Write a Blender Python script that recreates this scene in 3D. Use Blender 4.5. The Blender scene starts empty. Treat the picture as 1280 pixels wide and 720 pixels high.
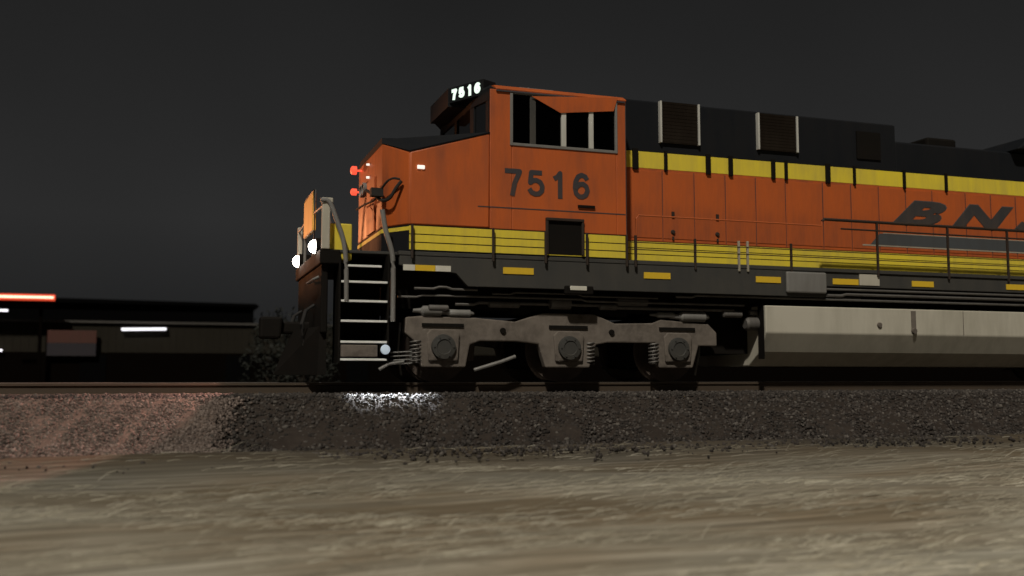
import bpy, math, random
import numpy as np
from mathutils import Vector, Matrix
random.seed(7); rng = np.random.default_rng(11)
scn = bpy.context.scene
C = scn.collection
R = math.radians

# ------------------------------------------------------------------ camera
F = 1250.0; PSI = math.atan(F/3660.0); D = 14.97; ZC = 0.09
PITCH = math.atan(111/F)
cd = bpy.data.cameras.new('camera'); cam = bpy.data.objects.new('camera', cd); C.objects.link(cam)
cam.location = (0, -D, ZC)
cam.rotation_euler = (math.pi/2+PITCH, 0, -PSI)
cd.sensor_width = 36; cd.lens = 36*F/1280; cd.clip_end = 2000; cd.clip_start = .05
scn.camera = cam
cd.dof.use_dof=True; cd.dof.focus_distance=16.3; cd.dof.aperture_fstop=.5; cd.dof.aperture_blades=0
CM = (Matrix.Translation(cam.location) @ cam.rotation_euler.to_matrix().to_4x4())
def S(px, py, Y=0.0):
    """measured photo pixel -> (X, Z) on the upright plane Y"""
    d = CM.to_3x3() @ Vector(((px-640)/F, -(py-360)/F, -1))
    t = (Y + D)/d.y
    return d.x*t, ZC + d.z*t
def SX(px, Y=0.0): return S(px, 440, Y)[0]

# ------------------------------------------------------------------ materials
def new_mat(name):
    m = bpy.data.materials.new(name); m.use_nodes = True
    return m, m.node_tree, m.node_tree.nodes['Principled BSDF']
def paint(name, col, rough=.5, dirt=.35, dirt_col=(.05,.04,.03), scale=1.0, metal=0.0, bump=.15, streak=True, spec=.4):
    m, nt, b = new_mat(name); N = nt.nodes; L = nt.links
    tc = N.new('ShaderNodeTexCoord')
    mp = N.new('ShaderNodeMapping'); L.new(tc.outputs['Object'], mp.inputs['Vector'])
    mp.inputs['Scale'].default_value = (5*scale, 5*scale, .9*scale) if streak else (3*scale,)*3
    n1 = N.new('ShaderNodeTexNoise'); n1.inputs['Scale'].default_value = 1; n1.inputs['Detail'].default_value = 7; n1.inputs['Roughness'].default_value = .65
    L.new(mp.outputs[0], n1.inputs['Vector'])
    n2 = N.new('ShaderNodeTexNoise'); n2.inputs['Scale'].default_value = .55*scale; n2.inputs['Detail'].default_value = 4
    L.new(tc.outputs['Object'], n2.inputs['Vector'])
    mu = N.new('ShaderNodeMath'); mu.operation = 'MULTIPLY'; L.new(n1.outputs[0], mu.inputs[0]); L.new(n2.outputs[0], mu.inputs[1])
    mr = N.new('ShaderNodeMapRange'); mr.inputs[1].default_value = .16; mr.inputs[2].default_value = .42; mr.inputs[3].default_value = 0; mr.inputs[4].default_value = dirt
    L.new(mu.outputs[0], mr.inputs[0])
    mx = N.new('ShaderNodeMix'); mx.data_type = 'RGBA'
    mx.inputs[6].default_value = (*col, 1); mx.inputs[7].default_value = (*dirt_col, 1)
    L.new(mr.outputs[0], mx.inputs[0]); L.new(mx.outputs[2], b.inputs['Base Color'])
    rr = N.new('ShaderNodeMapRange'); rr.inputs[3].default_value = rough; rr.inputs[4].default_value = min(1, rough+.35)
    L.new(n1.outputs[0], rr.inputs[0]); L.new(rr.outputs[0], b.inputs['Roughness'])
    b.inputs['Metallic'].default_value = metal
    b.inputs['Specular IOR Level'].default_value = spec
    bp = N.new('ShaderNodeBump'); bp.inputs['Strength'].default_value = bump; bp.inputs['Distance'].default_value = .012
    L.new(n1.outputs[0], bp.inputs['Height']); L.new(bp.outputs[0], b.inputs['Normal'])
    return m
def emis(name, col, strength):
    m, nt, b = new_mat(name)
    b.inputs['Base Color'].default_value = (*[c*.5 for c in col], 1)
    b.inputs['Emission Color'].default_value = (*col, 1); b.inputs['Emission Strength'].default_value = strength
    return m
M = {}
M['orange'] = paint('orange_paint', (.56,.120,.025), .36, .58, (.17,.055,.032))
M['yellow'] = paint('yellow_paint', (.86,.68,.05), .42, .5, (.36,.28,.10))
M['black'] = paint('black_paint', (.0085,.010,.013), .55, .35, (.02,.018,.017), spec=.15)
M['sill'] = paint('grimy_black_sill', (.045,.045,.043), .5, .5, (.085,.075,.06))
M['brown'] = paint('brown_screen', (.010,.0065,.004), .8, .3, spec=.1)
M['letter'] = paint('dark_lettering', (.040,.042,.050), .5, .5, (.11,.055,.035))
M['logo'] = paint('logo_blue_black', (.038,.040,.044), .5, .6, (.11,.07,.05))
M['pale'] = paint('pale_line', (.42,.38,.30), .5, .4)
M['band'] = paint('grey_band', (.07,.078,.085), .5, .4, (.05,.04,.035))
M['white'] = paint('white_paint', (.62,.62,.58), .45, .5, (.20,.18,.15))
M['stepwhite'] = paint('step_edge_white', (.85,.86,.84), .35, .3, (.4,.38,.34))
M['cream'] = paint('reflector_white', (.7,.68,.6), .4, .3, (.3,.28,.2))
M['reflect'] = paint('reflector_yellow', (.80,.52,.03), .35, .25, (.4,.25,.05))
M['gate'] = paint('gate_orange_yellow', (.95,.50,.10), .4, .2, (.5,.25,.05))
M['truck'] = paint('dusty_truck_grey', (.185,.158,.135), .8, .85, (.05,.04,.033), scale=2.2, bump=.4, streak=False)
M['under'] = paint('oily_black', (.009,.008,.007), .6, .5, (.014,.011,.009), streak=False, bump=.4, spec=.08)
M['pipe'] = paint('dull_steel_pipe', (.20,.19,.18), .4, .5, metal=.5)
M['tank'] = paint('dusty_tank', (.54,.51,.43), .55, .45, (.24,.22,.165), scale=.8)
M['wheel'] = paint('wheel_steel', (.13,.10,.085), .5, .6, metal=.3, streak=False)
M['rail'] = paint('rail_steel', (.10,.075,.055), .4, .5, metal=.35, streak=False)
M['railtop'] = paint('polished_rail_head', (.55,.52,.48), .22, .2, metal=.9, streak=False, bump=.02)
M['tie'] = paint('creosote_wood', (.045,.034,.026), .85, .6, streak=False, bump=.8)
M['handrail'] = paint('handrail_grey', (.22,.215,.205), .4, .4)
M['rail_dark'] = paint('handrail_black', (.03,.018,.013), .5, .4)
M['rubber'] = paint('rubber', (.018,.017,.017), .7, .3)
M['seat'] = paint('seat_fabric', (.09,.085,.08), .9, .2, streak=False)
M['interior'] = paint('cab_interior', (.03,.03,.03), .8, .2)
M['red'] = emis('red_lamp', (1,.10,.05), 1.1)
M['lampw'] = emis('ditch_lamp_lens', (1,.90,.78), 22)
M['digit'] = emis('lit_digits', (.82,1,.86), 1.0)
M['steplamp'] = emis('step_lamp_lens', (.75,.88,1), .32)
M['nosel'] = emis('small_nose_lamp', (1,.95,.85), .9)
M['tube'] = emis('white_tube', (.95,.93,1), 1.6)
M['neon'] = emis('neon_core', (1,.62,.42), 2.2)
M['neon2'] = emis('neon_housing', (1,.10,.04), .75)
M['wall'] = paint('charcoal_cladding', (.026,.023,.018), .8, .4, (.017,.015,.012), spec=.05)
M['wall_low'] = paint('dark_base_wall', (.003,.002,.0015), .9, .3, (.004,.003,.002), spec=.02)
M['roofdark'] = paint('tar_black', (.0018,.0018,.002), .95, .1, (.002,.002,.002), spec=.05)
M['coping'] = paint('grey_coping', (.07,.065,.06), .6, .3)
M['signred'] = paint('sign_red', (.085,.03,.022), .5, .3)
M['signblue'] = paint('sign_violet_grey', (.024,.021,.029), .5, .3)
M['bark'] = paint('bark', (.02,.015,.01), .9, .3)

def glass_mat():
    m = bpy.data.materials.new('cab_glass'); m.use_nodes = True; nt = m.node_tree; N = nt.nodes; L = nt.links
    N.remove(N['Principled BSDF'])
    t = N.new('ShaderNodeBsdfTransparent'); t.inputs[0].default_value = (.10,.11,.11,1)
    g = N.new('ShaderNodeBsdfGlossy'); g.inputs['Roughness'].default_value = .05; g.inputs[0].default_value=(.35,.35,.35,1)
    f = N.new('ShaderNodeFresnel'); f.inputs[0].default_value = 1.5
    x = N.new('ShaderNodeMixShader'); L.new(f.outputs[0], x.inputs[0]); L.new(t.outputs[0], x.inputs[1]); L.new(g.outputs[0], x.inputs[2])
    L.new(x.outputs[0], N['Material Output'].inputs[0]); return m
M['glass'] = glass_mat()
def leaf_mat():
    m, nt, b = new_mat('dark_leaves'); N=nt.nodes; L=nt.links
    g = N.new('ShaderNodeNewGeometry'); r = N.new('ShaderNodeValToRGB')
    r.color_ramp.elements[0].color = (.002,.003,.0015,1); r.color_ramp.elements[1].color = (.008,.010,.005,1)
    L.new(g.outputs['Random Per Island'], r.inputs[0]); L.new(r.outputs[0], b.inputs['Base Color']); b.inputs['Roughness'].default_value=.8
    return m
M['leaf'] = leaf_mat()
def island_mat(name, stops, rough=.9):
    m, nt, b = new_mat(name); N=nt.nodes; L=nt.links
    g = N.new('ShaderNodeNewGeometry'); r = N.new('ShaderNodeValToRGB')
    e = r.color_ramp.elements
    while len(e) < len(stops): e.new(.5)
    for i,(p,c) in enumerate(stops): e[i].position = p; e[i].color = (*c,1)
    L.new(g.outputs['Random Per Island'], r.inputs[0])
    # large patches of darker and lighter growth
    n = N.new('ShaderNodeTexNoise'); n.inputs['Scale'].default_value=.55; n.inputs['Detail'].default_value=5
    mp = N.new('ShaderNodeMapping'); mp.inputs['Scale'].default_value=(.35,2.6,1); L.new(g.outputs['Position'], mp.inputs[0]); L.new(mp.outputs[0], n.inputs['Vector'])
    mr = N.new('ShaderNodeMapRange'); mr.inputs[1].default_value=.3; mr.inputs[2].default_value=.7; mr.inputs[3].default_value=.55; mr.inputs[4].default_value=1.15
    L.new(n.outputs[0], mr.inputs[0])
    if name=='dry_straw':        # light falloff put into the straw colour, brighter towards the camera
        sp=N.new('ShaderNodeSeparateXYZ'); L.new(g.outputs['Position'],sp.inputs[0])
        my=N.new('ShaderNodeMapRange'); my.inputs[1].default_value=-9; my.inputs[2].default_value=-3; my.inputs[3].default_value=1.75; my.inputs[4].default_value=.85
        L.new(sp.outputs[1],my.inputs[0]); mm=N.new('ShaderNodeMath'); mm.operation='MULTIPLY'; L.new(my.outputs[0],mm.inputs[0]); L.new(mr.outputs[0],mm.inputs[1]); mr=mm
    v = N.new('ShaderNodeVectorMath'); v.operation='SCALE'; L.new(r.outputs[0], v.inputs[0]); L.new(mr.outputs[0], v.inputs['Scale'])
    L.new(v.outputs[0], b.inputs['Base Color']); b.inputs['Roughness'].default_value = rough
    return m
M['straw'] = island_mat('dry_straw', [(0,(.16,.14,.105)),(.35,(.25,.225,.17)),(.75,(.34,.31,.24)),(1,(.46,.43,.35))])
M['stone'] = island_mat('ballast_stone', [(0,(.018,.014,.012)),(.5,(.046,.038,.033)),(.85,(.082,.070,.062)),(1,(.14,.125,.11))])

M['spill_pebble'] = island_mat('spill_tinted_pebble', [(0,(.09,.066,.056)),(.5,(.17,.13,.11)),(1,(.30,.24,.21))])  # stone colour carries part of the pink lamp spill on the slope
M['spill_apron'] = paint('spill_tinted_fines',(.16,.12,.10),.95,.6,(.07,.05,.042),scale=3,streak=False,bump=1.0,spec=.1)  # paler, pinker base with part of the lamp spill painted in
def ground_mat():
    m, nt, b = new_mat('dry_grass_and_dirt'); N=nt.nodes; L=nt.links
    g = N.new('ShaderNodeNewGeometry')
    mp = N.new('ShaderNodeMapping'); mp.inputs['Scale'].default_value=(.27,9,1); L.new(g.outputs['Position'], mp.inputs[0])
    n = N.new('ShaderNodeTexNoise'); n.inputs['Scale'].default_value=1.3; n.inputs['Detail'].default_value=9; n.inputs['Roughness'].default_value=.62; L.new(mp.outputs[0], n.inputs['Vector'])
    r = N.new('ShaderNodeValToRGB'); e=r.color_ramp.elements
    e[0].position=.3; e[0].color=(.17,.157,.13,1); e[1].position=.66; e[1].color=(.42,.395,.335,1)
    q=e.new(.5); q.color=(.265,.248,.20,1)
    L.new(n.outputs[0], r.inputs[0])
    mp2 = N.new('ShaderNodeMapping'); mp2.inputs['Scale'].default_value=(.22,.7,1); L.new(g.outputs['Position'], mp2.inputs[0])
    n2 = N.new('ShaderNodeTexNoise'); n2.inputs['Scale'].default_value=1; n2.inputs['Detail'].default_value=4; L.new(mp2.outputs[0], n2.inputs['Vector'])
    r2 = N.new('ShaderNodeValToRGB'); f=r2.color_ramp.elements; f[0].position=.38; f[0].color=(.60,.52,.44,1); f[1].position=.62; f[1].color=(1,1,1,1)
    L.new(n2.outputs[0], r2.inputs[0])
    mx = N.new('ShaderNodeMix'); mx.data_type='RGBA'; mx.blend_type='MULTIPLY'; mx.inputs[0].default_value=1
    L.new(r.outputs[0], mx.inputs[6]); L.new(r2.outputs[0], mx.inputs[7])
    # bare dirt verge beside the ballast and beyond the track
    sp = N.new('ShaderNodeSeparateXYZ'); L.new(g.outputs['Position'], sp.inputs[0])
    ad = N.new('ShaderNodeMath'); ad.operation='MULTIPLY_ADD'; ad.inputs[1].default_value=3.2; L.new(n2.outputs[0], ad.inputs[0]); L.new(sp.outputs[1], ad.inputs[2])
    mr = N.new('ShaderNodeMapRange'); mr.inputs[1].default_value=-3.4; mr.inputs[2].default_value=-.2; L.new(ad.outputs[0], mr.inputs[0])
    m3 = N.new('ShaderNodeMix'); m3.data_type='RGBA'; m3.inputs[7].default_value=(.045,.036,.028,1)
    my=N.new('ShaderNodeMapRange'); my.inputs[1].default_value=-9; my.inputs[2].default_value=-3; my.inputs[3].default_value=1.7; my.inputs[4].default_value=.9; L.new(sp.outputs[1],my.inputs[0])  # light falloff painted into the ground: brighter near the camera, dimmer by the track
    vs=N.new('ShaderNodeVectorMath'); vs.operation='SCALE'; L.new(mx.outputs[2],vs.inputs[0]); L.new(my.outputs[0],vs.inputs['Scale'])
    L.new(mr.outputs[0], m3.inputs[0]); L.new(vs.outputs[0], m3.inputs[6]); L.new(m3.outputs[2], b.inputs['Base Color'])
    b.inputs['Roughness'].default_value=.95; b.inputs['Specular IOR Level'].default_value=.1
    bp = N.new('ShaderNodeBump'); bp.inputs['Strength'].default_value=.6; bp.inputs['Distance'].default_value=.05
    L.new(n.outputs[0], bp.inputs['Height']); L.new(bp.outputs[0], b.inputs['Normal'])
    return m
M['ground'] = ground_mat()
M['ballast'] = paint('ballast_fines', (.036,.029,.025), .95, .7, (.065,.053,.045), scale=4, streak=False, bump=1.0, spec=.08)

# ------------------------------------------------------------------ mesh builder
class MB:
    def __init__(s): s.v=[]; s.f=[]
    def add(s, vs, fs):
        o=len(s.v); s.v+= [tuple(v) for v in vs]; s.f += [tuple(i+o for i in f) for f in fs]; return s
    def box(s, x0,x1,y0,y1,z0,z1):
        return s.add([(x0,y0,z0),(x1,y0,z0),(x1,y1,z0),(x0,y1,z0),(x0,y0,z1),(x1,y0,z1),(x1,y1,z1),(x0,y1,z1)],
              [(0,3,2,1),(4,5,6,7),(0,1,5,4),(1,2,6,5),(2,3,7,6),(3,0,4,7)])
    def prism(s, pts, y0, y1):         # polygon in XZ, pushed along Y
        n=len(pts)
        return s.add([(x,y0,z) for x,z in pts]+[(x,y1,z) for x,z in pts],
            [tuple(range(n)), tuple(range(2*n-1,n-1,-1))]+[(i,i+n,(i+1)%n+n,(i+1)%n) for i in range(n)])
    def prof(s, pts, x0, x1):          # polygon in YZ, pushed along X
        n=len(pts)
        return s.add([(x0,y,z) for y,z in pts]+[(x1,y,z) for y,z in pts],
            [tuple(range(n)), tuple(range(2*n-1,n-1,-1))]+[(i,i+n,(i+1)%n+n,(i+1)%n) for i in range(n)])
    def tube(s, pts, r, n=8):
        pts=[Vector(p) for p in pts]; rings=[]
        rs = r if isinstance(r,(list,tuple)) else [r]*len(pts)
        for i,p in enumerate(pts):
            t=((pts[i+1] if i+1<len(pts) else p)-(pts[i-1] if i else p)).normalized()
            a=t.cross(Vector((0,0,1)))
            if a.length<.05: a=t.cross(Vector((0,1,0)))
            a.normalize(); b=t.cross(a)
            rings.append([p+(a*math.cos(k*2*math.pi/n)+b*math.sin(k*2*math.pi/n))*rs[i] for k in range(n)])
        vs=[v for q in rings for v in q]; fs=[]
        for i in range(len(pts)-1):
            for k in range(n): fs.append((i*n+k, i*n+(k+1)%n, (i+1)*n+(k+1)%n, (i+1)*n+k))
        fs.append(tuple(range(n-1,-1,-1))); fs.append(tuple((len(pts)-1)*n+k for k in range(n)))
        return s.add(vs,fs)
    def lathe(s, c, axis, prof, n=28):  # prof: (offset along axis, radius)
        c=Vector(c); ax={'x':Vector((1,0,0)),'y':Vector((0,1,0)),'z':Vector((0,0,1))}[axis]
        a={'x':Vector((0,1,0)),'y':Vector((0,0,1)),'z':Vector((1,0,0))}[axis]; b=ax.cross(a)
        vs=[]; fs=[]
        for (o,r) in prof:
            for k in range(n):
                t=k*2*math.pi/n; vs.append(c+ax*o+(a*math.cos(t)+b*math.sin(t))*r)
        for i in range(len(prof)-1):
            for k in range(n): fs.append((i*n+k,i*n+(k+1)%n,(i+1)*n+(k+1)%n,(i+1)*n+k))
        fs.append(tuple(range(n-1,-1,-1))); fs.append(tuple((len(prof)-1)*n+k for k in range(n)))
        return s.add(vs,fs)
    def build(s, name, mat, parent=None, bevel=0, smooth=False):
        me=bpy.data.meshes.new(name)
        org = Vector((0,0,0)); 
        c = Vector([sum(v[i] for v in s.v)/len(s.v) for i in range(3)])
        if parent is not None:
            org = world_loc(parent)
        me.from_pydata([tuple(Vector(v)-c) for v in s.v],[],s.f); me.update()
        import bmesh
        bm=bmesh.new(); bm.from_mesh(me); bmesh.ops.recalc_face_normals(bm, faces=bm.faces); bm.to_mesh(me); bm.free()
        if smooth:
            me.shade_smooth() if hasattr(me,'shade_smooth') else None
            me.set_sharp_from_angle(angle=R(40))
        me.materials.append(mat)
        o=bpy.data.objects.new(name,me); C.objects.link(o); o.location = c-org
        if parent is not None: o.parent=parent
        if bevel:
            b=o.modifiers.new('bevel','BEVEL'); b.width=bevel; b.segments=2; b.limit_method='ANGLE'; b.harden_normals=False
        return o
def world_loc(o):
    p=Vector(o.location)
    while o.parent: o=o.parent; p+=Vector(o.location)
    return p
def tag(o,label=None,cat=None,group=None,kind=None):
    if label: o['label']=label
    if cat: o['category']=cat
    if group: o['group']=group
    if kind: o['kind']=kind
    return o
def empty(name,loc):
    o=bpy.data.objects.new(name,None); C.objects.link(o); o.location=loc; return o
def text_mesh(body, x0, x1, z0, z1, fn, bold=.02, shear=0, depth=.0, space=1.0):
    """returns MB of lettering fitted in the rectangle; fn(x,z,d)->world point"""
    cu=bpy.data.curves.new('t','FONT'); cu.body=body; cu.offset=bold; cu.shear=shear; cu.extrude=.5; cu.space_character=space; cu.resolution_u=4
    ob=bpy.data.objects.new('t',cu); C.objects.link(ob)
    bpy.context.view_layer.update()
    me=bpy.data.meshes.new_from_object(ob.evaluated_get(bpy.context.evaluated_depsgraph_get()))
    vs=[tuple(v.co) for v in me.vertices]; fs=[tuple(p.vertices) for p in me.polygons]
    bpy.data.objects.remove(ob); bpy.data.curves.remove(cu); bpy.data.meshes.remove(me)
    ax=min(v[0] for v in vs); bx=max(v[0] for v in vs); ay=min(v[1] for v in vs); by=max(v[1] for v in vs)
    m=MB(); m.add([fn(x0+(v[0]-ax)/(bx-ax)*(x1-x0), z0+(v[1]-ay)/(by-ay)*(z1-z0), (v[2]+.5)*depth) for v in vs], fs)
    return m

STROKES={'7':[[(0,.93),(.93,.93),(.86,.80),(.62,.45),(.46,.0)]],
 '5':[[(.88,.93),(.2,.93),(.13,.50),(.3,.59),(.52,.61),(.76,.54),(.9,.36),(.86,.17),(.68,.05),(.45,.03),(.22,.09),(.06,.24)]],
 '1':[[(.18,.72),(.42,.82),(.58,.97),(.58,0)]],
 '6':[[(.88,.76),(.76,.90),(.52,.96),(.28,.88),(.12,.66),(.08,.40),(.15,.16),(.34,.04),(.56,.03),(.78,.11),(.9,.30),(.82,.48),(.62,.58),(.38,.56),(.2,.46),(.11,.34)]]}
def digits(body,x0,x1,z0,z1,fn,w,depth,gap,name,mat,par):
    m=MB(); n=len(body); cw=(x1-x0)/(n+gap*(n-1)); h=z1-z0
    for k,ch in enumerate(body):
        ox=x0+k*cw*(1+gap)
        for st in STROKES[ch]:
            P=[Vector((ox+w/2+x*(cw-w), z0+ (z*(h-w)+w/2 if z not in(0,.0) else 0))) for x,z in st]
            for i in range(len(P)-1):
                a=P[i]; b=P[i+1]; t=(b-a).normalized(); nn=Vector((-t.y,t.x))*w/2; e_=.00025*i
                c4=[a+nn,b+nn,b-nn,a-nn]
                m.add([fn(c.x,c.y,e_) for c in c4]+[fn(c.x,c.y,depth+e_) for c in c4],[(0,1,2,3),(4,7,6,5),(0,4,5,1),(2,6,7,3),(1,5,6,2),(3,7,4,0)])
                if i:
                    c8=[a+Vector((math.cos(q*math.pi/5),math.sin(q*math.pi/5)))*w/2 for q in range(10)]; e_+=.00012
                    m.add([fn(c.x,c.y,e_) for c in c8]+[fn(c.x,c.y,depth+e_) for c in c8],[tuple(range(10)),tuple(range(19,9,-1))]+[(q,q+10,(q+1)%10+10,(q+1)%10) for q in range(10)])
        m.build(name,mat,par); m=MB()
# ================================================================== SETTING
YC = 1.55                                   # track centre line
def gh(x,y):
    if y < -9.5: z=-1.42
    elif y < -2.3: z=-1.42+(y+9.5)/7.2*.62
    elif y < 6: z=-.80
    else: z=-.85
    return z + (.035*math.sin(x*.9+y*1.7)+.03*math.sin(x*.37-y*.8) if y<-2.6 else 0)
xs=[-400,-120,-50,-25]+[(-14+.5*i) for i in range(76)]+[30,50,120,400]
ys=[-300,-80,-30,-18]+[-15+.35*i for i in range(38)]+[-1.6,1.5,5.2,8,20,60,150,600]
m=MB(); m.v=[(x,y,gh(x,y)) for y in ys for x in xs]; W=len(xs)
m.f=[(j*W+i,j*W+i+1,(j+1)*W+i+1,(j+1)*W+i) for j in range(len(ys)-1) for i in range(W-1)]
tag(m.build('ground',M['ground'],smooth=True),kind='structure')
# ballast bed
prof=[(-2.45,-.86),(-2.2,-.74),(-1.7,-.47),(-1.25,-.225),(-1.1,-.19),(.2,-.18),(1.55,-.17),(2.9,-.18),(4.2,-.19),(4.35,-.225),(4.8,-.47),(5.3,-.74),(5.6,-.88)]
xs=[-200,-80,-30]+[-10+.25*i for i in range(141)]+[40,90,250]
m=MB(); W=len(prof)
for x in xs:
    for (y,z) in prof:
        j=rng.normal(0,.006) if -11<x<26 else 0
        m.v.append((x,y+ (rng.normal(0,.05) if y in(-2.45,-2.2,5.3,5.6) else 0),z+j))
m.f=[(i*W+j,(i+1)*W+j,(i+1)*W+j+1,i*W+j+1) for i in range(len(xs)-1) for j in range(W-1)]
tag(m.build('ballast_bed',M['ballast'],smooth=True),kind='structure')
def fast_mesh(name, V, Fa, mat):
    me=bpy.data.meshes.new(name); n=Fa.shape[1]
    me.vertices.add(len(V)); me.vertices.foreach_set('co',V.astype(np.float32).ravel())
    me.loops.add(Fa.size); me.loops.foreach_set('vertex_index',Fa.astype(np.int32).ravel())
    me.polygons.add(len(Fa)); me.polygons.foreach_set('loop_start',np.arange(0,Fa.size,n,dtype=np.int32)); me.polygons.foreach_set('loop_total',np.full(len(Fa),n,dtype=np.int32))
    me.update(calc_edges=True); me.validate(); me.materials.append(mat)
    o=bpy.data.objects.new(name,me); C.objects.link(o); return o
# stones
t=(1+5**.5)/2
ico=np.array([(-1,t,0),(1,t,0),(-1,-t,0),(1,-t,0),(0,-1,t),(0,1,t),(0,-1,-t),(0,1,-t),(t,0,-1),(t,0,1),(-t,0,-1),(-t,0,1)])/1.9
icf=np.array([(0,11,5),(0,5,1),(0,1,7),(0,7,10),(0,10,11),(1,5,9),(5,11,4),(11,10,2),(10,7,6),(7,1,8),(3,9,4),(3,4,2),(3,2,6),(3,6,8),(3,8,9),(4,9,5),(2,4,11),(6,2,10),(8,6,7),(9,8,1)])
n=64000
sy=rng.uniform(-2.5,.25,n); sy[:5000]=-2.3-np.abs(rng.normal(0,.45,5000)); sx=rng.uniform(-7,21,n)
sz=np.interp(sy,[-4.2,-3.2,-2.45,-2.2,-1.7,-1.25,-1.1,.2],[-.95,-.865,-.84,-.74,-.47,-.225,-.19,-.18])+rng.uniform(-.015,.02,n)
sc=(.009+.027*rng.random(n)**1.7)[:,None,None]*rng.uniform(.6,1.3,(n,1,3))
V=ico[None]*rng.uniform(.72,1.2,(n,12,1))*sc
a=rng.uniform(0,6.28,n); ca,sa=np.cos(a)[:,None],np.sin(a)[:,None]
V=np.stack([V[:,:,0]*ca-V[:,:,1]*sa+sx[:,None],V[:,:,0]*sa+V[:,:,1]*ca+sy[:,None],V[:,:,2]+sz[:,None]],-1).reshape(-1,3)
Fa=(icf[None]+(np.arange(n)*12)[:,None,None]).reshape(-1,3)
tag(fast_mesh('ballast_stones',V,Fa,M['stone']),'loose dark grey and brown crushed stones covering the shoulder of the track','ballast',kind='stuff')
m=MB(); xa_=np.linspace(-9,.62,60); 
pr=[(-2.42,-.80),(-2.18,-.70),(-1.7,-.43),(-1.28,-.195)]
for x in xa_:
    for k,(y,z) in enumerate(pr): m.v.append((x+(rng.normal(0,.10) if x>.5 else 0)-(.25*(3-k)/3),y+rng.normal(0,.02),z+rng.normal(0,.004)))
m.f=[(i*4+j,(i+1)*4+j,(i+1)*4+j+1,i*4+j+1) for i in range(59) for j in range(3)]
tag(m.build('spill_tinted_apron',M['spill_apron'],smooth=True),kind='structure')  # gravel sheet laid where the pink spill falls, lit tone in its colour
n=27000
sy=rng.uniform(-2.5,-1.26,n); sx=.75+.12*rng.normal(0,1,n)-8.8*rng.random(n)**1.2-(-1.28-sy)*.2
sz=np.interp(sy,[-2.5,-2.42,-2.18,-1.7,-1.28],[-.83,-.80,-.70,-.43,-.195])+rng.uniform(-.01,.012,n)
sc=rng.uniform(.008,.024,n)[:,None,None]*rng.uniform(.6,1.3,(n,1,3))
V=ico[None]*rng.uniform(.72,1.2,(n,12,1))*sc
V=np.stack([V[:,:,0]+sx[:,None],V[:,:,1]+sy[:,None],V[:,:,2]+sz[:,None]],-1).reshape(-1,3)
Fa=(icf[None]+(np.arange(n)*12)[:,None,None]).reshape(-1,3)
tag(fast_mesh('spill_tinted_gravel',V,Fa,M['spill_pebble']),'gravel over the track slope at left, tinted pale pink for the lamp spill','gravel',kind='stuff')
# dry straw lying mostly along the track
n=30000
sx=rng.uniform(-7,17,n); sy=-2.5-rng.beta(1.1,1.25,n)*8.5
clump=np.sin(sx*1.3+np.sin(sy*2)*2)+np.sin(sy*5.1+sx*.7)+rng.normal(0,1.0,n)
keep=clump>.15; sx=sx[keep]; sy=sy[keep]; n=len(sx)
keep=~((sy>-3.9)&(rng.random(n)<.75)); sx=sx[keep]; sy=sy[keep]; n=len(sx)
sz=np.array([gh(float(x),float(y)) for x,y in zip(sx,sy)])
ang=rng.normal(0,.09,n); ang[::14]=rng.uniform(-1.6,1.6,len(ang[::14]))
Ln=rng.uniform(.08,.38,n); w=rng.uniform(.0015,.004,n); lift=np.abs(rng.normal(0,.014,n)); lift[::23]=rng.uniform(.04,.12,len(lift[::23]))
dx,dy=np.cos(ang),np.sin(ang)
p0=np.stack([sx,sy,sz+.004],-1); p1=p0+np.stack([dx*Ln*.55,dy*Ln*.55,lift*.8+.006],-1); p2=p0+np.stack([dx*Ln,dy*Ln,lift*rng.uniform(.2,1.4,n)],-1)
# width vector leans up so each stalk has a lit face to either side
side=np.stack([-dy*w,dx*w*.6,w*.9],-1)
V=np.stack([p0-side,p0+side,p1-side*.8,p1+side*.8,p2-side*.2,p2+side*.2],1).reshape(-1,3)
b=(np.arange(n)*6)[:,None]; Fa=np.concatenate([b+np.array([[0,1,3,2]]),b+np.array([[2,3,5,4]])])
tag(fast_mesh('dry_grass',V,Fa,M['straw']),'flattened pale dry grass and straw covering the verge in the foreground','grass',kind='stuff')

# track
tr=empty('railway_track',(6,YC,0))
tag(tr,'single railway track of polished steel rails on dark wooden ties under the locomotive','railway track')
for s_ in (-1,1):
    y=YC+s_*.7525
    rp=[(-.036,0),(.036,0),(.036,-.035),(.009,-.05),(.009,-.15),(.07,-.17),(.07,-.182),(-.07,-.182),(-.07,-.17),(-.009,-.15),(-.009,-.05),(-.036,-.035)]
    r_=MB().prof([(y+a,z-.003) for a,z in rp],-180,220).build('rail',M['rail'],tr)
    MB().box(-180,220,y-.030,y+.030,-.0028,0).build('rail_head',M['railtop'],r_)
tie_me=None
for i in range(66):
    x=-9+i*.52
    if tie_me is None:
        o=MB().box(x-.115,x+.115,.22,2.88,-.36,-.165).build('tie',M['tie'],tr,bevel=.012); tie_me=o; x00=x
    else:
        o=tie_me.copy(); C.objects.link(o); o.parent=tr; o.location=tie_me.location+Vector((x-x00,0,rng.normal(0,.004)))
        o.rotation_euler=(0,0,rng.normal(0,.008))

# ================================================================== LOCOMOTIVE
loco=empty('diesel_locomotive',(12.5,YC,0))
tag(loco,'orange, black and yellow diesel locomotive numbered 7516 with lit ditch lights on the track','locomotive')
XE=24.3
xr=SX(785)                                     # cab rear
XF=SX(612)                                     # cab front corner
XN=SX(510)                                     # nose corner
W3=3.1
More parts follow.
